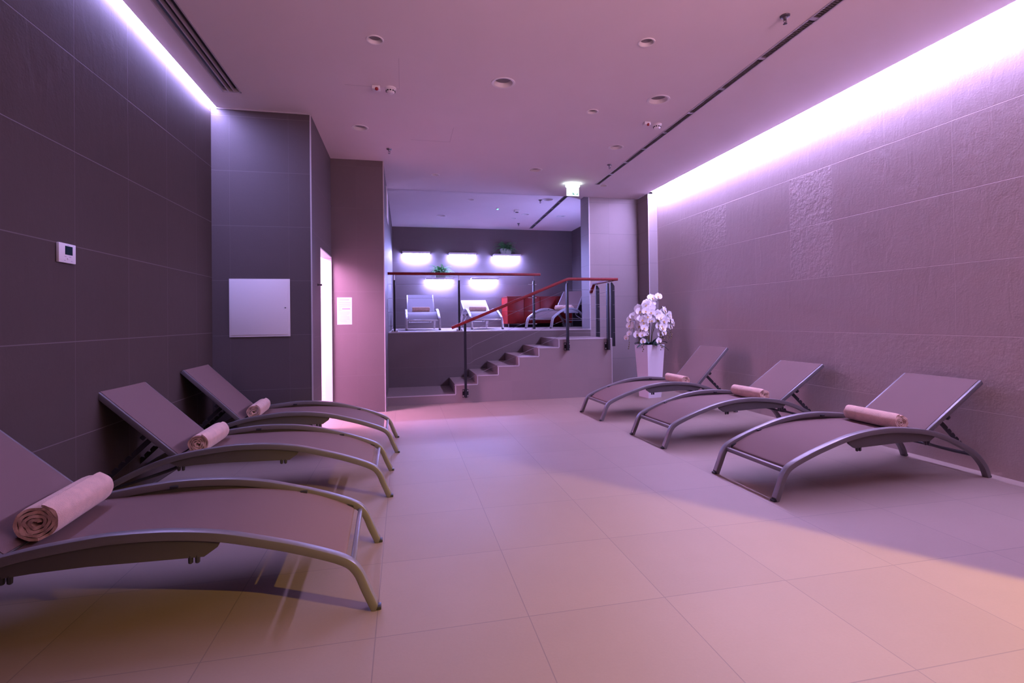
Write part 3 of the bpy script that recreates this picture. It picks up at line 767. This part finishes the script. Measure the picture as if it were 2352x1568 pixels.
# ------------------------------------------------------------------ ceiling fittings
def downlight(x, y, r, z, label, group):
    d = thing('downlight', label, 'ceiling light', (x, y, z), 0, group)
    ri = r*.80
    MB().lathe([(r, -.0005), (r*.97, -.006), (r*.88, -.007), (ri*.985, -.003), (ri*.985, .002), (ri*.86, r*.32)], 32).build('trim_ring', 'white', d, smooth=40)
    MB().lathe([(ri*.87, r*.31), (ri*.6, r*.33), (0.0, r*.335)], 32).build('lens', 'lens', d, smooth=40)
G1 = 'round downlights in the main ceiling'; G2 = 'round downlights in the platform ceiling'
LD = ['small round ceiling downlight above the pair of detectors, upper left of the photo', 'small round ceiling downlight upper right of the photo, left of the long slot', 'large round ceiling downlight in the middle of the ceiling',
      'large round ceiling downlight just above the right pair of detectors', 'large round ceiling downlight above the corner of the dark niche', 'small round ceiling downlight left of the right pair of detectors',
      'large round ceiling downlight beside the slot, nearer than the sprinkler by the exit sign', 'large round ceiling downlight left of the exit sign', 'small round ceiling downlight near the pillar, leftmost of the far ones', 'small round ceiling downlight at the far end of the long slot']
for (x, y, r, k), lb in zip(DOWN, LD): downlight(x, y, r, H, lb, G1)
LP = ['large platform ceiling downlight left of the slot, beside the small box', 'small platform ceiling downlight nearest the back wall', 'large platform ceiling downlight right of the slot',
      'large platform ceiling downlight left of the exit sign, nearest the opening', 'small platform ceiling downlight toward the left front of the platform', 'large platform ceiling downlight at the left above the shelves']
for (x, y, r, k), lb in zip(DOWNP, LP): downlight(x, y, r, HP, lb, G2)
def detector(x, y, label):
    d = thing('smoke_detector', label, 'detector', (x, y, H), 0, 'smoke detectors')
    MB().lathe([(.050, -.0005), (.050, -.014), (.042, -.020), (.036, -.040), (.026, -.050), (0, -.052)], 28).build('casing', 'white', d, smooth=35)
    m = MB()
    for i in range(10):
        a = 2*PI*i/10; s0 = len(m.v); m.box(-.007, .007, -.003, .003, -.037, -.027).xf(Matrix.Rotation(a, 4, 'Z') @ Matrix.Translation((0, -.040, 0)), s0)
    m.build('vent_slot', 'dark', d, smooth=0)
def sounder(x, y, label):
    d = thing('alarm_indicator', label, 'alarm', (x, y, H), 0, 'alarm indicators')
    MB().box(-.036, .036, -.03, .03, -.034, -.0005, .006).build('casing', 'white', d)
    MB().lathe([(.016, 0), (.015, -.010), (.009, -.016), (0, -.018)], 16).xf(Matrix.Translation((.006, -.024, -.030)) @ Matrix.Rotation(rad(-30), 4, 'X')).build('lens', 'red', d, label='dark red lens')
sounder(-.226, 4.69, 'white alarm indicator with red lens, in the left pair on the ceiling'); detector(-.099, 4.70, 'white smoke detector in the left pair on the ceiling')
sounder(2.605, 5.02, 'white alarm indicator with red lens, in the right pair beside the slot'); detector(2.745, 5.05, 'white smoke detector in the right pair beside the slot')
def sprinkler(x, y, z, label):
    d = thing('sprinkler', label, 'sprinkler', (x, y, z), 0, 'ceiling sprinklers')
    MB().lathe([(.034, -.0005), (.032, -.008), (.014, -.012), (.010, -.030), (0, -.030)], 20).build('escutcheon', 'gun', d)
    m = MB()
    for s in (-1, 1): m.tube([(s*.009, 0, -.028), (s*.013, 0, -.042), (s*.005, 0, -.056)], .0025, 6)
    m.tube([(0, 0, -.028), (0, 0, -.058)], .003, 6); m.lathe([(0, -.056), (.014, -.057), (.014, -.059), (0, -.060)], 14)
    m.build('deflector', 'gun', d)
sprinkler(2.662, 3.052, H, 'ceiling sprinkler in the upper right of the photo, left of the long slot')
sprinkler(-.157, 6.376, H, 'ceiling sprinkler near the pillar corner')
sprinkler(2.806, 6.503, H, 'ceiling sprinkler beside the far part of the long slot')
sprinkler(2.579, 11.166, HP, 'ceiling sprinkler on the platform near the back wall')
sprinkler(2.471, 8.899, HP, 'ceiling sprinkler on the platform left of the exit sign')
d = thing('motion_sensor', 'small white box sensor on the platform ceiling', 'sensor', (2.229, 9.79, HP)); MB().box(-.05, .05, -.04, .04, -.045, -.0005, .008).build('casing', 'white', d); MB().box(-.03, .03, -.03, .03, -.053, -.045, .003).build('lens', 'mech', d)
d = thing('indicator_lamp', 'tiny glowing green indicator on the platform ceiling', 'light', (1.821, 9.695, HP)); MB().lathe([(.034, -.0005), (.030, -.018), (0, -.020)], 16).build('casing', 'white', d); MB().lathe([(.017, -.0205), (.013, -.028), (0, -.031)], 12).build('lens', 'dot', d)
# slot diffusers
def slot(a, b, z, label):
    a = Vector((*a, 0)); b = Vector((*b, 0)); c = (a+b)/2; dv = b-a; L_ = dv.length
    t = thing('slot_diffuser', label, 'air vent', (c.x, c.y, z), math.atan2(dv.y, dv.x), 'ceiling slot vents')
    m = MB()
    for s in (-1, 1): m.box(-L_/2, L_/2, s*.0325-.006, s*.0325+.006, -.006, .03)
    m.box(-L_/2-.006, -L_/2, -.040, .040, -.006, .03); m.box(L_/2, L_/2+.006, -.040, .040, -.006, .03)
    m.build('frame', 'steel', t, smooth=0)
    MB().box(-L_/2, L_/2, -.034, .034, .032, .06).build('duct', 'duct', t, smooth=0)
    k = int(L_/.52)
    for i in range(1, k):
        x = -L_/2+L_*i/k; MB().box(x-.018, x+.018, -.0265, .0265, -.002, .03).build('bridge', 'steel', t, smooth=0)
    m = MB(); q = -L_/2+.02
    while q < L_/2-.02: m.box(q, q+.004, -.0265, .0265, .006, .028); q += .022
    m.build('vanes', 'vane', t, smooth=0, kind='stuff')
slot(*SLOT_R, H, 'long narrow ceiling slot vent running beside the right light strip')
slot(*SLOT_P, HP, 'narrow ceiling slot vent above the platform')
t = thing('linear_grille', 'wide ceiling air grille with four dark slots beside the left light strip', 'air vent', (-1.528, 3.318, H))
m = MB()
for y0, y1, x0, x1 in ((-1.73, 1.73, -.080, -.069), (-1.73, 1.73, .069, .080), (1.712, 1.73, -.08, .08), (-1.73, -1.712, -.08, .08)): m.box(x0, x1, y0, y1, -.005, .03)
m.build('frame', 'trim', t, smooth=0)
for x in (-.023, .023): MB().box(x-.0045, x+.0045, -1.712, 1.712, -.004, .03).build('slat', 'trim', t, smooth=0)
MB().box(-.069, .069, -1.712, 1.712, .031, .06).build('duct', 'dark', t, smooth=0)
# ceiling access hatch joint lines
m = MB()
m.box(-.022, -.018, 4.15, 4.70, H-.0015, H+.001); m.box(-.50, -.018, 4.70, 4.704, H-.0015, H+.001)
m.box(.555, .559, 5.55, 6.00, H-.0015, H+.001); m.box(.10, .559, 5.996, 6.0, H-.0015, H+.001)
struct(m.build('trim_9', 'hatch', smooth=0))
